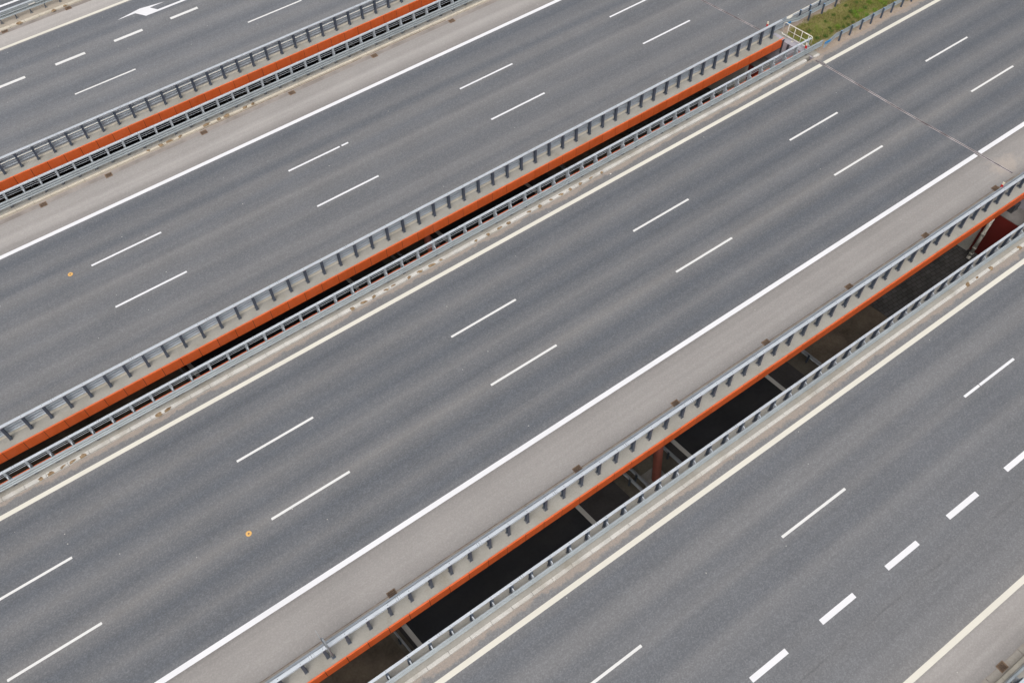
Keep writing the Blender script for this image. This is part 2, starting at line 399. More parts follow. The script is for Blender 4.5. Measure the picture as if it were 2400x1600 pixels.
# brown dirty seam and pale strip along the middle shoulder's outer edge
strip('edge_seam', CW3, XL, 44.4, 13.875, .035, M['seam'])
for a, b in ((8.2, 13.5), (13.9, 19.5), (19.9, 26.0)):
    strip('gutter_seam', CW2, a, b, 45.235, .05, M['seam'])
strip('gutter_strip', CW2, XL, 40.5, 45.0, .30, mottled('gutter_asphalt', (.30, .27, .25), .14, 1.5, .9, 0, (.25, .22, .2), .08))
strip('gutter_strip', CW1, XL, XR, 61.82, .32, D.materials['gutter_asphalt'])

# decks under the roadways (they close the underpass overhead)
def deck(cw, y0, y1, xl=-17):
    MB().hexa([(xl, y0, -1.15), (joint_x(y0) - .06, y0, -1.15), (joint_x(y1) - .06, y1, -1.15), (xl, y1, -1.15),
               (xl, y0, -.055), (joint_x(y0) - .06, y0, -.055), (joint_x(y1) - .06, y1, -.055), (xl, y1, -.055)]).build('deck_slab', M['slab'], cw)
deck(CW1, 48.9, 63.4); deck(CW2, 31.3, 45.2); deck(CW3, 13.6, 27.9); deck(CW4, -3.4, 10.3)
MB().box(XL, XR, 63.58, 76, -1.1, -.095).build('deck_slab', M['slab'], SIDE)

# ------------------------------------------------------------------ bridge edges: concrete ledge, kerb stones, orange fascia panels
def fascia_mesh(lip=.075):
    b = MB(); w = .490
    # front plate, folded top lip, folded bottom lip
    b.prism([(0, -.49), (.05, -.49), (.05, .125), (lip, .125), (lip, .168), (.012, .168), (0, .156)], -w, w)
    b.box(w - .002, w + .026, .02, .05, -.47, .14, 1)          # dark strip added to paint the shade inside the open panel joint
    return b.mesh('fascia_panel', [M['orange'], M['rubber']])
FASCIA = fascia_mesh(); FASCIA_WIDE = fascia_mesh(.125)
def kerb_mesh(y0, y1, L, mat, ztop, name='kerb_stone'):
    b = MB(); h = L / 2 - .008; c = .025
    b.prism([(y0, -.04), (y1, -.04), (y1, ztop - c), (y1 - c, ztop), (y0, ztop)], -h, h)
    return b.mesh(name, M[mat])

def bridge_edge(y, sgn, x0, x1, anchor, step, kw, kmat, kanchor, kstep, label, end_skew=True, cap_z=.15, panels=True):
    """local +y runs from the open gap towards the traffic"""
    rz = 0.0 if sgn > 0 else PI
    root = empty('bridge_edge', (anchor, y, 0), rz, label=label, cat='bridge edge', group='orange panelled bridge edges')
    lx = lambda x: (x - anchor) * sgn
    k0, k1, kz = kw
    def endx(yy): return joint_x(yy) - .10
    # ledge, cut parallel to the skewed joint
    ya, yb = y + sgn * .053, y + sgn * (k0 - .004)
    pts = [(x0, ya), (min(x1, endx(ya)), ya), (min(x1, endx(yb)), yb), (x0, yb)]
    lo = [(lx(px), (py - y) * sgn, -.42) for px, py in pts]; hi = [(lx(px), (py - y) * sgn, cap_z) for px, py in pts]
    MB().hexa(lo + hi).build('ledge', M['cap'], root)
    MB().prism([(.06, -.44), (1.15, -1.10), (1.15, -.425), (.06, -.425)], min(lx(x0), lx(x1 - .3)), max(lx(x0), lx(x1 - .3))).build('cantilever', M['slab'], root)
    if panels:
        i0 = math.ceil((x0 - anchor) / step); i1 = math.floor((min(x1, endx(y)) - anchor - .45) / step)
        for i in range(i0, i1 + 1):
            link('fascia_panel', FASCIA_WIDE if sgn < 0 and y > 20 else FASCIA, root, (lx(anchor + step * (i + .5)), 0, 0))
    if kstep:
        km = kerb_mesh(k0, k1, kstep, kmat, kz)
        i0 = math.ceil((x0 - kanchor) / kstep); i1 = math.floor((min(x1, endx(y)) - kanchor) / kstep)
        for i in range(i0, i1):
            link('kerb_stone', km, root, (lx(kanchor + kstep * (i + .5)), 0, 0))
    else:
        b = MB(); xa, xb = sorted((lx(x0), lx(min(x1, endx(y) - .1))))
        b.prism([(k0, -.04), (k1, -.04), (k1, kz - .02), (k1 - .02, kz), (k0, kz)], xa, xb)
        b.build('kerb', M[kmat], root)
    return root
bridge_edge(47.95, 1, -14, 40.3, 5.761, 1.003, (.70, .92, .135), 'kerb_cream', 0, 0, 'orange panelled bridge edge along the topmost gap, its fascia fully visible above a railing', panels=True)
bridge_edge(46.07, -1, -14, 40.6, 9.86, 1.0, (.66, .795, .12), 'kerb_cream', 7.0, 1.0, 'bridge edge with brownish ledge and cream kerb between upper railing and pale grey shoulder')
bridge_edge(30.34, 1, -16, 42.3, 12.465, 1.003, (.74, .92, .14), 'kerb_cream', 0, 0, 'long orange panelled bridge edge along the upper side of the central black gap')
bridge_edge(28.82, -1, -16, 42.7, -5.613, 1.0, (.69, .88, .135), 'kerb', -8.323, 1.03, 'bridge edge with light kerb stones below the central gap, beside a thick cream line')
bridge_edge(12.635, 1, -12, 44.6, 14.04, 1.006, (.78, .92, .13), 'kerb', 0, 0, 'orange panelled bridge edge above the widest gap, bare concrete ledge behind the rail posts')
bridge_edge(11.22, -1, -12, 44.9, 14.05, 1.0, (.79, .95, .13), 'kerb', 14.06, 1.06, 'bridge edge with kerb stones and sandy gutter just below the widest gap')
bridge_edge(-4.45, 1, -5, 45, 21.1, 1.0, (.92, 1.085, .12), 'kerb_cream', 20.95, 1.0, 'bridge edge with cream kerb and flat gutter slabs in the lower right corner')

# flat gutter slabs in the lower right corner
GUT = D.objects['bridge_edge.006']
gm = MB().box(-.492, .492, 0, .30, -.05, .012, 0, .006).mesh('gutter_slab', M['gutter'])
for i in range(-20, 22):
    link('gutter_slab', gm, GUT, (21.45 - 21.1 + i * 1.0 + .5, 1.089, 0))
G3 = D.objects['bridge_edge.004']
gm3 = MB().box(-.492, .492, 0, .278, -.05, .008, 0, .004).mesh('gutter_slab', M['gutter'])
for i in range(-24, 31):
    link('gutter_slab', gm3, G3, (i * 1.0 + .3, .924, 0))

# kerb row of the far carriageway (no gap shown beyond it)
fk = empty('roadside_kerb', (5, 62.0, 0), PI, label='pale kerb and dusty ledge along the far top left shoulder', cat='kerb')
MB().box(-40, 40, -1.58, -.22, -.05, .13).build('ledge', concrete('brown_ledge_concrete', (.40, .35, .29), .1, (.3, .25, .18), .5), fk)
km = kerb_mesh(-.215, 0.0, 1.0, 'kerb_cream', .12)
for i in range(-22, 18): link('kerb_stone', km, fk, (i * 1.0 + .4, 0, 0))

# ------------------------------------------------------------------ crash barriers
def w_profile(y, z, h=.31, d=.08, t=.006):
    a = [(y, z), (y + d, z + h * .14), (y + d, z + h * .32), (y + .012, z + h * .45), (y + .012, z + h * .55), (y + d, z + h * .68), (y + d, z + h * .86), (y, z + h)]
    b = [(py - t, pz) for py, pz in reversed(a)]
    return a + b

def post_master():
    """I-section post; local origin at the ledge, +y towards the traffic"""
    b = MB(); H = 1.05
    b.box(-.065, .065, 0, .012, 0, H); b.box(-.065, .065, .128, .14, 0, H); b.box(-.006, .006, .0125, .1275, 0, H)
    return b.mesh('post', M['galv_post'])
def plate_mesh():
    b = MB(); b.box(-.085, .085, -.03, .215, .003, .02, 0, .004)
    for sx in (-.06, 0, .06):
        for sy in (-.012, .19): b.tube([(sx, sy, .0225), (sx, sy, .062)], .016, 6, 1)
    return b.mesh('base_plate', [M['plate'], M['bolt']])
def bracket_mesh(low, high):
    b = MB()
    for z0, z1 in (low, high):
        pr = [(.142, z0), (.27, z0 + .03), (.27, z1), (.142, z1 + .05)]
        b.prism(pr, -.025, .025)
    b.box(-.024, .024, .143, .165, low[1] - .01, high[0] + .01)
    return b.mesh('spacer_bracket', [M['galv_grey'], M['bolt']])
POST = post_master(); POST_LIGHT = POST.copy(); POST_LIGHT.materials[0] = M['galv_grey']; PLATE = plate_mesh()
BR_REAR = bracket_mesh((.30, .44), (.62, .78)); BR_FRONT = bracket_mesh((.32, .50), (.62, .76))

def crash_barrier(y, sgn, x0, x1, anchor, step, style, label, base=.15, beam_x1=None):
    rz = 0.0 if sgn > 0 else PI
    root = empty('crash_barrier', (anchor, y, base), rz, label=label, cat='crash barrier', group='galvanised crash barriers along the bridge edges')
    lx = lambda x: (x - anchor) * sgn
    a, c = sorted((lx(x0), lx(x1)))
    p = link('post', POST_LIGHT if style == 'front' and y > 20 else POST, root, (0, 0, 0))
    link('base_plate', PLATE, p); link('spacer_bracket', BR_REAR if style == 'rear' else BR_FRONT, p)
    i0 = math.ceil((x0 - anchor) / step); i1 = math.floor((x1 - anchor) / step)
    for i in range(i0, i1 + 1):
        if i: copy_tree(p, root, (lx(anchor + i * step), 0, 0))
    # handrail box with bolt heads and splice marks
    r = MB(); e = .06; rw = .152 if style == 'rear' else .115
    bx = sorted((lx(x0), lx(beam_x1 if beam_x1 else x1))); ba, bc = bx[0] - e, bx[1] + e
    r.prism([(-.008, 1.06), (rw, 1.06), (rw, 1.12), (rw - .01, 1.13), (.002, 1.13), (-.008, 1.12)], a - e, c + e)
    for i in range(i0, i1 + 1):
        X = lx(anchor + i * step)
        r.disc(X, rw * .5, 1.1325, .017, 8, 1)
        if i % 4 == 1:
            for dx in (-.10, .10):
                for dy in (rw * .2, rw * .8): r.disc(X + .5 * sgn + dx, dy, 1.1325, .014, 8, 1)
            r.box(X + .5 * sgn - .006, X + .5 * sgn + .006, -.006, rw - .002, 1.131, 1.1335, 1)
    r.build('top_rail', [M['galv'], M['bolt']], root)
    zs = (.22, .60) if style == 'rear' else (.235,)
    for z in zs:
        hb = .31 if style == 'rear' else .285
        w = MB(); w.prism(w_profile(.275, z, hb), ba, bc)
        for i in range(i0, i1 + 1):
            X = lx(anchor + i * step)
            w.box(X - .09, X + .09, .2885, .302, z + .135, z + .175, 1)
            if i % 4 == 2: w.prism([(q + .003 if k < 8 else q, zz) for k, (q, zz) in enumerate(w_profile(.277, z + .001, hb - .002))], X + .3, X + .62, 0)
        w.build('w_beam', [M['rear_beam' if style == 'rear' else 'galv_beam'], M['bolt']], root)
    if style == 'front':
        MB().prism([(.265, .592), (.35, .592), (.36, .602), (.36, .655), (.35, .665), (.265, .665)], ba, bc).build('upper_rail', M['galv_beam'], root)
        for z in (.93, .80, .67):
            MB().tube([(a - e, -.02, z), (c + e, -.02, z)], .0115, 6).build('infill_rod', M['galv'], root)
    return root
crash_barrier(48.42, 1, -8, 40.2, 7.471, 1.006, 'rear', 'tall crash barrier seen from behind along the topmost gap, posts above the orange panels')
crash_barrier(45.79, -1, -8, 40.4, 6.90, 1.0, 'front', 'crash barrier with horizontal rods between the topmost gap and the pale shoulder')
crash_barrier(30.80, 1, -14, 42.42, 12.93, .9965, 'rear', 'longest crash barrier seen from behind, on the ledge above the central orange fascia', .15, 43.2)
crash_barrier(28.54, -1, -14, 42.6, -5.613, 1.0005, 'front', 'crash barrier with horizontal rods below the central gap, facing the middle carriageway', .15, 43.55)
crash_barrier(13.05, 1, -10, 45.6, 13.456, 1.0085, 'rear', 'crash barrier with leaning-looking dark posts on the ledge above the widest gap')
crash_barrier(10.945, -1, -10, 46, 14.05, 1.009, 'front', 'crash barrier seen from above between the widest gap and the lower right carriageway')
crash_barrier(-3.90, 1, 8, 40, 20.98, 1.0, 'front', 'crash barrier clipped by the lower right corner beside the flat gutter slabs')

# low barriers without a handrail
GP = MB().box(-.03, .03, -.05, -.045, -.6, .78).box(-.03, -.025, -.045, .05, -.6, .78).box(-.03, .03, .0505, .055, -.6, .78).mesh('post', M['galv_post'])
GPC = MB().box(-.034, .034, -.054, .058, .781, .79).mesh('post_cap', mottled('post_cap_blue', (.25, .40, .62), .05, 5, .5, .2))
def guard_rail(y, sgn, x0, x1, anchor, step, zb, label, beams=((.05, .42),), bend=None, mat='galv_beam', group='low guard rails', cap=True):
    root = empty('guard_rail', (anchor, y, zb), 0, label=label, cat='guard rail', group=group)
    i0 = math.ceil((x0 - anchor) / step); i1 = math.floor((x1 - anchor) / step)
    p = link('post', GP, root)
    if cap: link('post_cap', GPC, p)
    for i in range(i0, i1 + 1):
        if i: copy_tree(p, root, ((i * step), 0, 0))
    for (dy, z) in beams:
        prof = [(sgn * q, zz) for q, zz in w_profile(dy + .012, z)]
        if bend is None: w = MB().prism(prof, x0 - anchor, x1 - anchor)
        else:
            w = MB(); xs = [x0 - anchor - bend[0], x0 - anchor, x1 - anchor]; ys = [bend[1], 0, 0]; zz = [bend[2], 0, 0]; n = len(prof)
            for X, yy, dz in zip(xs, ys, zz): w.v += [(X, a + yy, b + dz) for a, b in prof]
            for s_ in range(2):
                for i in range(n):
                    j = (i + 1) % n; w.f.append((s_ * n + i, s_ * n + j, (s_ + 1) * n + j, (s_ + 1) * n + i)); w.m.append(0)
        w.build('w_beam', M[mat], root)
    return root
gr = guard_rail(62.68, -1, -20, 40, 1.78, 1.0, .13, 'low guard rail with bolted foot plates in the top left corner', ((.05, .27), (.05, .46)), None, 'galv_beam', 'low guard rails', False)
pm = MB().box(-.09, .09, -.17, -.06, .003, .03, 0).tube([(-.05, -.13, .031), (-.05, -.13, .07)], .02, 6, 1).tube([(.05, -.13, .031), (.05, -.13, .07)], .02, 6, 1).mesh('foot_plate', [M['plate'], M['bolt']])
for i in range(-15, 25): link('foot_plate', pm, gr, (i * 1.0, 0, 0))
MB().prism([(-.03, .79), (-.16, .79), (-.16, .835), (-.03, .835)], -22, 38).build('top_rail', M['galv'], gr)
MB().box(2.05, 2.5, -.165, -.15, .60, .66).build('reflector_plate', M['offwhite'], gr)
mr = guard_rail(28.20, 1, 44.9, 105, 45.33, .99, -.02, 'guard rail on the sandy verge right of the grass strip', ((.05, .40),), (1.35, -.30, .02))
MB().box(43.6 - 45.33, 44.1 - 45.33, -.20, -.165, .66, .83).build('connector_plate', M['blue'], mr)['label'] = 'bright blue connector plate'
ml = guard_rail(30.85, 1, 44.2, 105, 45.25, 1.272, -.02, 'guard rail with dark posts along the left edge of the grass strip', ((.05, .42),), (1.2, .35, .05))
MB().box(43.15 - 45.25, 43.5 - 45.25, .02, .05, .60, .74).build('connector_plate', M['blue'], ml)['label'] = 'bright blue connector plate'
guard_rail(31.30, -1, 44.2, 105, 44.82, .905, -.03, 'second guard rail behind the grass strip, facing the upper carriageway', ((-.13, .30),), None, 'galv_grey')

# ------------------------------------------------------------------ reflective delineators on the barriers
def delineator(x, y, z, label):
    r = empty('delineator', (x, y, z), 0, label=label, cat='delineator', group='red and white delineators on the barriers')
    MB().box(-.014, .014, -.06, .06, 0, .42, 0, .006).build('body', M['plastic'], r)
    MB().box(-.018, .018, -.064, .064, .02, .23).build('red_reflector', M['red'], r)
    MB().box(-.02, .02, -.03, .03, -.10, .001).build('clamp', M['galv_grey'], r)
    return r
delineator(41.52, 31.15, .98, 'red and white delineator above the end of the central orange fascia')
delineator(41.95, 28.18, .98, 'red and cream delineator on the barrier below the white tube fence')
delineator(42.00, 13.42, .92, 'red and cream delineator near the right edge beside a brown drain grate')

# ------------------------------------------------------------------ tube fence at the end of the central gap
f0, f1 = Vector((42.74, 30.80, 0)), Vector((43.06, 28.66, 0))
fd = (f1 - f0); fl = fd.length; fu = fd.normalized()
fence = empty('safety_fence', tuple(f0), 0, label='white tube fence closing the end of the central gap before the grass', cat='fence')
P_ = lambda d, z: tuple(fu * d + Vector((0, 0, z)))
rr = .10
pts = [P_(0, .17 + rr), P_(rr * .3, .17 + rr * .3), P_(rr, .17), P_(fl - rr, .17), P_(fl - rr * .3, .17 + rr * .3), P_(fl, .17 + rr), P_(fl, 1.05 - rr), P_(fl - rr * .3, 1.05 - rr * .3), P_(fl - rr, 1.05), P_(rr, 1.05), P_(rr * .3, 1.05 - rr * .3), P_(0, 1.05 - rr), P_(0, .17 + rr)]
MB().tube(pts, .026, 8).build('frame', M['offwhite'], fence, True)
MB().tube([P_(.38, .60), P_(fl - .22, .60)], .018, 8).build('middle_rail', M['offwhite'], fence, True)
for d in (.38, .88, 1.39, 1.90):
    p = MB().tube([P_(d, .012), P_(d, 1.03)], .022, 8).build('post', M['offwhite'], fence, True)
    q = P_(d, 0); MB().box(q[0] - .07, q[0] + .07, q[1] - .07, q[1] + .07, .001, .012).build('foot_plate', M['offwhite'], p)

# ------------------------------------------------------------------ kilometre post on the middle carriageway's right barrier
kp = empty('marker_post', (-.47, 12.98, .15), 0, label='tall thin grey sign post seen edge-on above the lower barrier', cat='sign post')
MB().tube([(0, 0, 0), (0, 0, 2.55)], .045, 10).build('pole', M['galv_grey'], kp, True)
MB().box(-.062, -.050, -.06, .34, 1.55, 2.85).build('sign_plate', M['galv_grey'], kp)
MB().box(-.08, .08, -.08, .08, .001, .02).build('base_plate', M['galv_post'], kp)

# ------------------------------------------------------------------ drain grates
def grate_mesh():
    b = MB(); L, W = .175, .135
    b.box(-L - .03, L + .03, -W - .03, -W, -.01, .012); b.box(-L - .03, L + .03, W, W + .03, -.01, .012)
    b.box(-L - .03, -L, -W, W, -.01, .012); b.box(L, L + .03, -W, W, -.01, .012)
    n = 7
    for i in range(n):
        x = -L + (i + .5) * 2 * L / n; b.box(x - .0105, x + .0105, -W, W, -.008, .010)
    b.box(-L, L, -W, W, -.03, -.004, 1)
    return b
GB = grate_mesh()
gfm = GB.mesh('drain_grate', [M['rust'], M['hole']])
stain = mottled('grate_stain', (.30, .24, .185), .2, 4, .9, 0, (.25, .20, .15), .1)
def drain_grate(x, y, label, group, z=.016):
    o = link('drain_grate', gfm, None, (x, y, z)); tag(o, label, 'drain grate', group); return o
for x in (2.85, 12.86, 18.84, 24.86, 30.86, 36.83):
    drain_grate(x, 13.88, 'rusty slotted drain grate tucked against the middle carriageway\'s right barrier', 'rusty grates beside the lower shoulder')
drain_grate(42.74, 13.90, 'brown drain grate right beside a red delineator at the right edge', 'rusty grates beside the lower shoulder')
for x in (2.3, 8.335, 14.318, 20.3, 26.295, -1.604):
    drain_grate(x, 44.92, 'rusty drain grate on the pale shoulder below the topmost railing', 'rusty grates on the upper shoulder')
drain_grate(1.648, 61.90, 'rusty drain grate cut by the left edge of the far shoulder', 'rusty grates on the far shoulder')
drain_grate(5.982, 61.76, 'small rusty drain grate on the far shoulder near the top left', 'rusty grates on the far shoulder')
drain_grate(21.354, -3.13, 'large slotted drain grate between gutter slabs in the lower right corner', 'rusty grate by the gutter slabs', .022)

# ------------------------------------------------------------------ orange survey discs
def disc_thing(x, y, label):
    r = empty('marker_disc', (x, y, 0), 0, label=label, cat='marker disc', group='small orange marker discs')
    n = 20; b = MB(); R0, R1, z = .045, .135, .014
    for k in range(n):
        a0, a1 = 2 * PI * k / n, 2 * PI * (k + 1) / n
        c0, s0, c1, s1 = math.cos(a0), math.sin(a0), math.cos(a1), math.sin(a1)
        b.poly([(R0 * c0, R0 * s0, z), (R1 * c0, R1 * s0, z), (R1 * c1, R1 * s1, z), (R0 * c1, R0 * s1, z)])
        b.poly([(R1 * c0, R1 * s0, z), (R1 * c0, R1 * s0, .002), (R1 * c1, R1 * s1, .002), (R1 * c1, R1 * s1, z)])
    b.build('ring', M['discor'], r)
    MB().disc(0, 0, .010, .046, 12).build('centre', M['rust'], r)
disc_thing(-2.158, 39.056, 'small orange ring disc on the upper carriageway near the left edge')
disc_thing(-.926, 19.961, 'small orange ring disc on the middle carriageway lower left')

# ------------------------------------------------------------------ soil clumps along the kerbs
def clump_mesh(seed, sx, sy, h):
    rnd = random.Random(seed); b = MB(); n = 11
    rings = []
    for (k, zz) in ((1.0, 0.0), (.72, .7), (.35, 1.0)):
        i0 = len(b.v); rings.append(i0)
        for i in range(n):
            a = 2 * PI * i / n; r = k * (.75 + .5 * rnd.random())
            b.v.append((math.cos(a) * sx * r, math.sin(a) * sy * r, h * zz * (.7 + .6 * rnd.random()) if zz else -.02))
    for a, c in zip(rings, rings[1:]):
        for i in range(n): b.f.append((a + i, a + (i + 1) % n, c + (i + 1) % n, c + i)); b.m.append(0)
    b.f.append(tuple(rings[-1] + i for i in range(n))); b.m.append(0)
    return b.mesh('soil_clump', M['soil'])
CL = [clump_mesh(i, .15 + .035 * (i % 4), .075 + .02 * (i % 3), .05) for i in range(7)]
def clumps(pts, z, label, group):
    for i, (x, y) in enumerate(pts):
        o = link('soil_clump', CL[(i * 3 + int(x)) % 7], None, (x, y, z), random.uniform(-.2, .2))
        s = random.uniform(.75, 1.2); o.scale = (s, s, 1)
        tag(o, label, 'soil clump', group)
clumps([(25.53, 27.98), (24.76, 28.0), (23.99, 28.0), (23.26, 28.0), (22.59, 28.0), (21.88, 28.0), (21.11, 28.0), (20.35, 28.0), (18.95, 28.0), (18.34, 28.0), (17.57, 28.0), (16.77, 28.0), (14.48, 28.0), (13.87, 28.0), (13.13, 28.0), (12.48, 28.0), (11.5, 28.02), (11.05, 28.0), (10.31, 28.0), (9.66, 28.0), (8.99, 28.0), (-1.27, 28.0), (-1.76, 28.0), (-5.53, 28.0), (-6.03, 28.0), (-6.5, 28.0), (-7.09, 28.0), (-7.55, 28.0)], .115,
       'brown soil clump on the pale kerb below the central gap', 'brown soil clumps along the central kerb')
clumps([(40.08, 10.36), (37.71, 10.34), (36.61, 10.34), (35.86, 10.35)], .105, 'brown soil clump on the kerb beside the lower right carriageway', 'brown soil clumps along the lower right kerb')
clumps([(11.86, 45.34), (11.31, 45.34), (10.06, 45.34), (9.56, 45.34), (8.72, 45.34), (7.02, 45.34), (6.3, 45.34), (5.76, 45.34), (4.98, 45.34)], .115, 'brown soil clump on the cream kerb of the pale upper shoulder', 'brown soil clumps along the upper kerb')
clumps([(2.70, 62.06), (5.9, 62.02), (5.1, 62.0)], .10, 'dark soil clump on the far kerb in the top left corner', 'dark soil clumps along the far kerb')
lit = MB().hexa([(-.05, -.03, 0), (.05, -.025, 0), (.045, .03, 0), (-.04, .035, 0), (-.04, -.02, .02), (.04, -.02, .012), (.03, .025, .025), (-.03, .03, .015)]).build('litter', M['offwhite'], None, False, (25.95, 27.66, .005))
tag(lit, 'small white scrap of litter beside the cream line below the central kerb', 'litter')

# ------------------------------------------------------------------ grass strip beyond the joint
MED = MB()
MED.poly([(joint_x(31.45) + .70, 31.45, -.012), (joint_x(27.95) + .70, 27.95, -.012), (XR, 27.95, -.012), (XR, 31.45, -.012)][::-1])
o = MED.build('median_ground', M['median']); tag(o, kind='structure')
gm_ = []
for nm, c in (('grass_blade_green', (.14, .21, .025)), ('grass_blade_dry', (.27, .22, .085)), ('grass_blade_olive', (.16, .165, .035))):
    gm_.append(mottled(nm, c, .25, 6, .8))
gb = MB(); rnd = random.Random(3)
for i in range(26000):
    x = rnd.uniform(43.0, 62.0); y = 29.85 + 1.05 * rnd.uniform(-1, 1) + .15 * math.sin(x * 1.7)
    if x < joint_x(y) + .95: continue
    if (math.sin(x * 2.3 + y * 1.9) + math.sin(x * .9 - y * 3.1) + rnd.uniform(-1.4, 1.4)) < -.9: continue
    a = rnd.uniform(0, 2 * PI); L = rnd.uniform(.05, .15); w = rnd.uniform(.006, .013); t = rnd.uniform(.2, .9)
    dx, dy = math.cos(a), math.sin(a)
    gb.poly([(x - dy * w, y + dx * w, -.013), (x + dy * w, y - dx * w, -.013), (x + dx * L * t, y + dy * L * t, L)], rnd.choice((0, 1, 1, 2, 2) if math.sin(x * 1.3 + y * 2.1) + math.sin(x * 2.9 - y * 1.7) > -.2 else (0, 1, 1, 1, 2)))
g = gb.build('grass', gm_); tag(g, kind='stuff')
bl = mottled('weed_leaf', (.14, .27, .02), .3, 7, .7, 0, (.20, .31, .03)); bl2 = mottled('weed_leaf_dark', (.075, .145, .018), .3, 7, .7)
def weed_mesh(seed, R, mat):
    rnd = random.Random(seed); b = MB()
    for i in range(int(240 * (R / .2) ** 1.3)):
        u, v = rnd.random(), rnd.random(); a = 2 * PI * u; el = math.acos(v)
        rad = R * (.45 + .6 * rnd.random()) * (1 + .25 * math.sin(3 * a + seed))
        p = Vector((math.cos(a) * math.sin(el) * rad, math.sin(a) * math.sin(el) * rad, abs(math.cos(el)) * rad * .75 + .015))
        d = Vector((rnd.uniform(-1, 1), rnd.uniform(-1, 1), rnd.uniform(-.1, 1))).normalized(); s = d.cross(Vector((rnd.uniform(-1, 1), rnd.uniform(-1, 1), .3))).normalized()
        l = rnd.uniform(.025, .05); w = l * .4
        b.poly([p - s * w * .4, p + d * l * .5 + s * w, p + d * l, p + d * l * .5 - s * w])
    st = b
    for i in range(6):
        a = 2 * PI * i / 6; st.tube([(0, 0, -.02), (math.cos(a) * R * .4, math.sin(a) * R * .4, R * .5)], [.008, .004], 5)
    return b.mesh('weed_clump', mat)
BIG = [weed_mesh(i, .24, bl) for i in range(3)]; SMALL = [weed_mesh(i + 9, .16, bl2) for i in range(3)]
for i, (x, y) in enumerate([(48.09, 29.23), (48.72, 28.90), (46.26, 29.18)]):
    o = link('weed_clump', BIG[i], None, (x, y, -.012), i * 1.3)
    tag(o, ['round bright green weed clump in the grass strip beside the right guard rail', 'brightest green weed clump nearly touching the right guard rail', 'bright green weed clump nearest the white tube fence'][i], 'weed clump', 'weed clumps in the grass strip')
for i, (x, y) in enumerate([(47.48, 28.95), (47.32, 29.52), (47.63, 29.54), (48.17, 29.83), (48.33, 29.6), (49.25, 29.53), (49.59, 28.98), (50.65, 29.08), (45.81, 29.44), (44.35, 29.20), (44.95, 29.0), (46.6, 29.0), (47.05, 28.98), (48.8, 29.5), (50.6, 29.41), (49.23, 30.28), (44.51, 29.99), (45.64, 29.15), (46.1, 30.1), (47.0, 30.25), (48.4, 30.45), (49.9, 29.75), (51.2, 29.9), (52.0, 29.2), (52.6, 30.0), (53.4, 29.5), (50.1, 30.3)]):
    o = link('weed_clump', SMALL[i % 3] if i not in (6, 7, 13, 14, 4, 21, 23, 25) else BIG[i % 3], None, (x, y, -.012), i * .9)
    k = random.uniform(.8, 1.2); o.scale = (k, k, k * .9)
    tag(o, 'low green weed clump scattered over the mossy grass strip', 'weed clump', 'low weeds scattered over the grass strip')

# ------------------------------------------------------------------ abutment and the sandwich of walls at the end of the gaps
def face_x(y): return joint_x(y) - 1.30
def wall(name, ya, yb, fa, fb, z0, z1, mat, parent):
    """wall whose left face runs along fa(y), right face along fb(y)"""
    return MB().hexa([(fa(ya), ya, z0), (fb(ya), ya, z0), (fb(yb), yb, z0), (fa(yb), yb, z0), (fa(ya), ya, z1), (fb(ya), ya, z1), (fb(yb), yb, z1), (fa(yb), yb, z1)]).build(name, mat, parent)
ab = empty('bridge_abutment', (0, 0, 0), 0, label='dark red and grey abutment wall under the right ends of the bridges', cat='abutment')
wall('red_wall', -8, 80, face_x, lambda y: joint_x(y) + .02, -6.6, -1.85, M['darkred'], ab)
wall('bearing_shelf', -8, 80, lambda y: face_x(y) + .01, lambda y: joint_x(y) + .015, -1.849, -1.80, concrete('shelf_concrete', (.22, .21, .2), .2, (.1, .09, .085), .7), ab)
wall('end_wall', -8, 80, lambda y: joint_x(y) + .03, lambda y: joint_x(y) + .72, -6.6, -.012, M['lavender'], ab)
for y0, y1 in ((13.55, 27.8), (31.4, 45.0), (-3, 10.2)):
    wall('pale_wall', y0, y1, lambda y: face_x(y) - .22, lambda y: face_x(y) - .004, -6.6, -1.3, M['whitewall'], ab)
for y0, y1 in ((12.75, 13.2), (11.0, 11.9)):
    wall('bearing_block', y0, y1, lambda y: joint_x(y) - .75, lambda y: joint_x(y) - .25, -1.799, -1.2, M['bolt'], ab)
# joint cover plate bridging the central gap's ledge end
MB().hexa([(joint_x(31.1) - .12, 31.1, .10), (joint_x(31.1) + .14, 31.1, .10), (joint_x(30.30) + .14, 30.30, .10), (joint_x(30.30) - .12, 30.30, .10), (joint_x(31.1) - .12, 31.1, .165), (joint_x(31.1) + .14, 31.1, .165), (joint_x(30.30) + .14, 30.30, .165), (joint_x(30.30) - .12, 30.30, .165)][0:8]).build('joint_cover', M['lavender'], ab)
MB().box(joint_x(29.9) - .03, joint_x(29.9) + .05, 29.80, 29.93, -1.4, -.02).build('wall_seam', M['bolt'], ab)
MB().box(joint_x(30.32) - .03, joint_x(30.32) + .06, 30.26, 30.36, -.9, .15).build('wall_seam', M['bolt'], ab)
# ledges continuing past the joint onto the abutment
for y0, y1 in ((30.36, 31.44), (27.96, 28.75)):
    wall('ledge', y0, y1, lambda y: joint_x(y) + .15, lambda y: joint_x(y) + .70, -.3, .02, M['cap'], ab)
MB().box(42.78, 43.25, 27.90, 28.06, -.05, .11, 0, .02).build('end_block', M['kerb'], ab)
ab2 = empty('bridge_abutment', (-18, 0, 0), 0, label='dark red abutment wall hidden under the left ends of the bridges', cat='abutment')
MB().hexa([(-1.5, -10, -6.6), (1.4, -10, -6.6), (-8.6, 80, -6.6), (-11.6, 80, -6.6), (-1.5, -10, -1.2), (1.4, -10, -1.2), (-8.6, 80, -1.2), (-11.6, 80, -1.2)]).build('wall', M['darkred'], ab2)

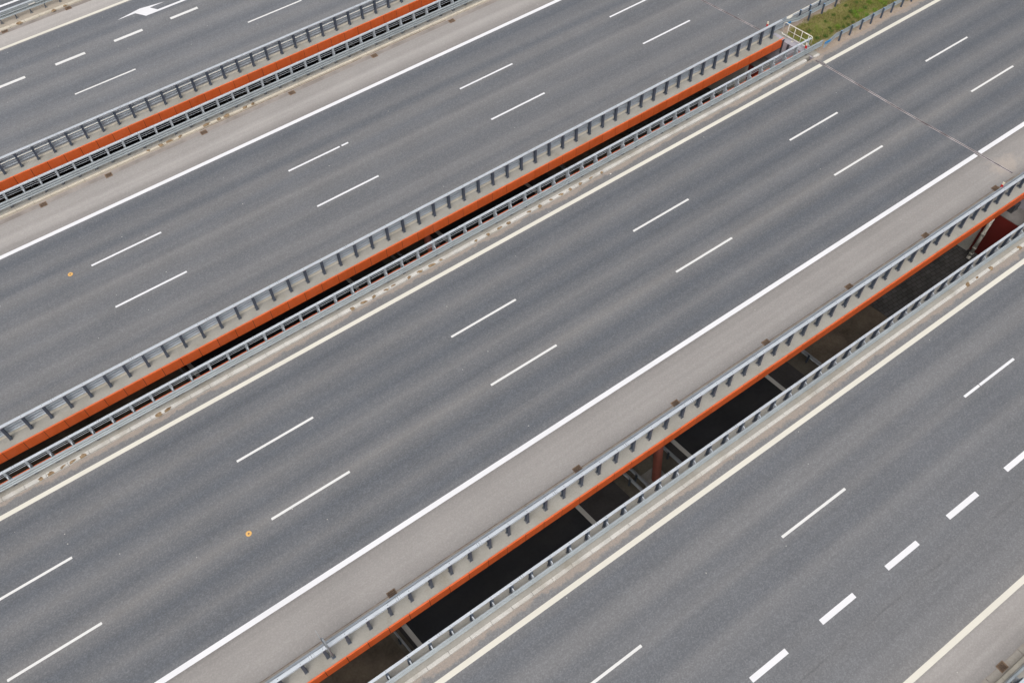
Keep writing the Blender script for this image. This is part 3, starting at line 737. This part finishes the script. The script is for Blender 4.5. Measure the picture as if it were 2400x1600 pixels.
pp = empty('drain_pipe', (42.60, 13.10, -5.1), 0, label='white vertical drain pipe in front of the dark red wall', cat='drain pipe')
MB().tube([(0, 0, 0), (0, 0, 3.4)], .11, 12).build('pipe', M['pipe'], pp, True)
for z in (.25, .75, 2.0): MB().tube([(0, 0, z), (0, 0, z + .12)], .128, 12).build('collar', M['pipe'], pp, True)
MB().tube([(0, 0, .03), (-.12, -.03, -.12)], .12, 12).build('outlet', M['pipe'], pp, True)

# ------------------------------------------------------------------ the road below
def low_x(x, y): return x - .11 * (y - 13.9)
def low_band(name, x0, x1, mat, z, z1=None, ya=-60, yb=140, kind='structure', parent=None):
    z1 = z if z1 is None else z1
    o = MB().poly([(low_x(x0, ya), ya, z), (low_x(x1, ya), ya, z1), (low_x(x1, yb), yb, z1), (low_x(x0, yb), yb, z)]).build(name, mat, parent)
    if kind: o['kind'] = kind
    return o
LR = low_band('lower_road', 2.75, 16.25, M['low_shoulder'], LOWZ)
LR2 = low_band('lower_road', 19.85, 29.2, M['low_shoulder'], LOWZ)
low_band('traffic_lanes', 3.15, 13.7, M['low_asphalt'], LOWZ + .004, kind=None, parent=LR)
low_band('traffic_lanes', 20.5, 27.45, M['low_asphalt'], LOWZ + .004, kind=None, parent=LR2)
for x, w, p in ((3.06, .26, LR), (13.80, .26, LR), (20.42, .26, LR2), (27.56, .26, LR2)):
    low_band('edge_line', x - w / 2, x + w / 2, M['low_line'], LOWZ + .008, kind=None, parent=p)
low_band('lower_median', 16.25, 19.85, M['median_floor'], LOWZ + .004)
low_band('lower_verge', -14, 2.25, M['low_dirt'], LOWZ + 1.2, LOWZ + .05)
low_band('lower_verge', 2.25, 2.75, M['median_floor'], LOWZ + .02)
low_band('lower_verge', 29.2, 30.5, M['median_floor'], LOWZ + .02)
low_band('lower_verge', 30.5, 35.9, M['low_dirt'], LOWZ + .03, LOWZ + .30)
low_band('paved_slope', 35.9, 43.6, M['pavers'], LOWZ + .34, LOWZ + 1.30)
def low_rail(x, label, h=.75, posts=True):
    r = empty('guard_rail', (x, 13.9, LOWZ), math.atan2(.11, 1), label=label, cat='guard rail', group='shaded guard rails under the bridges')
    b = MB()
    prof = w_profile(0, h - .33)
    n = len(prof)
    b.v += [(a, -40, z) for a, z in prof] + [(a, 60, z) for a, z in prof]
    for i in range(n): b.f.append((i, (i + 1) % n, n + (i + 1) % n, n + i)); b.m.append(0)
    b.build('w_beam', M['galv_grey'], r)
    p = link('post', GP, r, (-.06, 0, 0))
    for i in range(-19, 28):
        if i: copy_tree(p, r, (-.06, i * 2.0, 0))
low_rail(16.75, 'shaded guard rail below, left of the red pier')
low_rail(17.2, 'second shaded guard rail below, nearest the left side of the red pier')
low_rail(19.45, 'shaded guard rail below, right of the red pier')
low_rail(30.05, 'shaded guard rail below, beside the dark brown verge')
low_rail(2.45, 'shaded guard rail below, lower end of the widest gap')

# piers in the lower median, one row under the gaps
def pier(y, label):
    p = empty('bridge_pier', (low_x(17.80, y), y, LOWZ), 0, label=label, cat='bridge pier', group='red bridge piers in the lower median')
    b = MB(); n = 16; rings = []
    for z, sx, sy, dx, dy in ((0, .19, .21, .16, 0), (2.0, .19, .21, -.05, 0), (4.0, .195, .22, -.28, 0), (5.75, .20, .24, -.48, 0)):
        rings.append(len(b.v))
        b.v += [(dx + sx * math.copysign(abs(math.cos(t)) ** .6, math.cos(t)), dy + sy * math.copysign(abs(math.sin(t)) ** .6, math.sin(t)), z) for t in [2 * PI * k / n for k in range(n)]]
    for a, c in zip(rings, rings[1:]):
        for k in range(n): b.f.append((a + k, a + (k + 1) % n, c + (k + 1) % n, c + k)); b.m.append(0)
    b.build('shaft', M['pierred'], p, True)
    MB().box(-.5, .8, -.9, .7, -.05, .12, 0, .04).build('footing', M['slab'], p)
pier(13.25, 'dull red pier standing in the widest gap below the bridges')
pier(31.4, 'red pier hidden deep under the central gap')

# ------------------------------------------------------------------ camera
cam = D.cameras.new('camera'); co = D.objects.new('camera', cam); COL.objects.link(co)
R0 = (0.8145831, -0.57983122, -0.01581568); R1 = (-0.48663205, -0.66830444, -0.56263525); R2 = (0.31566379, 0.46600958, -0.82655395)
m = Matrix(((R0[0], -R1[0], -R2[0], 0), (R0[1], -R1[1], -R2[1], 0), (R0[2], -R1[2], -R2[2], 38.108), (0, 0, 0, 1)))
co.matrix_world = m
cam.sensor_fit = 'HORIZONTAL'; cam.sensor_width = 36.0; cam.lens = 2131.572 / 2400 * 36
cam.clip_start = .5; cam.clip_end = 2000
scene.camera = co

# ------------------------------------------------------------------ light: flat overcast
EL, AZ = math.radians(60), math.radians(225)
w = D.worlds.new('World'); scene.world = w; w.use_nodes = True
nt = w.node_tree; bg = nt.nodes['Background']
sky = nt.nodes.new('ShaderNodeTexSky'); sky.sky_type = 'NISHITA'; sky.sun_disc = False
sky.sun_elevation = EL; sky.sun_rotation = AZ; sky.dust_density = 6.0; sky.air_density = 1.0; sky.ozone_density = 1.0
hs = nt.nodes.new('ShaderNodeHueSaturation'); hs.inputs['Saturation'].default_value = .35
nt.links.new(sky.outputs[0], hs.inputs['Color']); nt.links.new(hs.outputs[0], bg.inputs[0])
bg.inputs[1].default_value = .12
sl = D.lights.new('sun', 'SUN'); sl.energy = 1.1; sl.angle = math.radians(70); sl.color = (1.0, .965, .92)
so = D.objects.new('sun', sl); COL.objects.link(so)
v = Vector((math.cos(EL) * math.sin(AZ), math.cos(EL) * math.cos(AZ), math.sin(EL)))
so.rotation_euler = v.to_track_quat('Z', 'Y').to_euler()
so.location = v * 100

scene.view_settings.view_transform = 'Standard'; scene.view_settings.look = 'None'
scene.view_settings.exposure = 0.10; scene.view_settings.gamma = 1.0
scene.cycles.max_bounces = 8
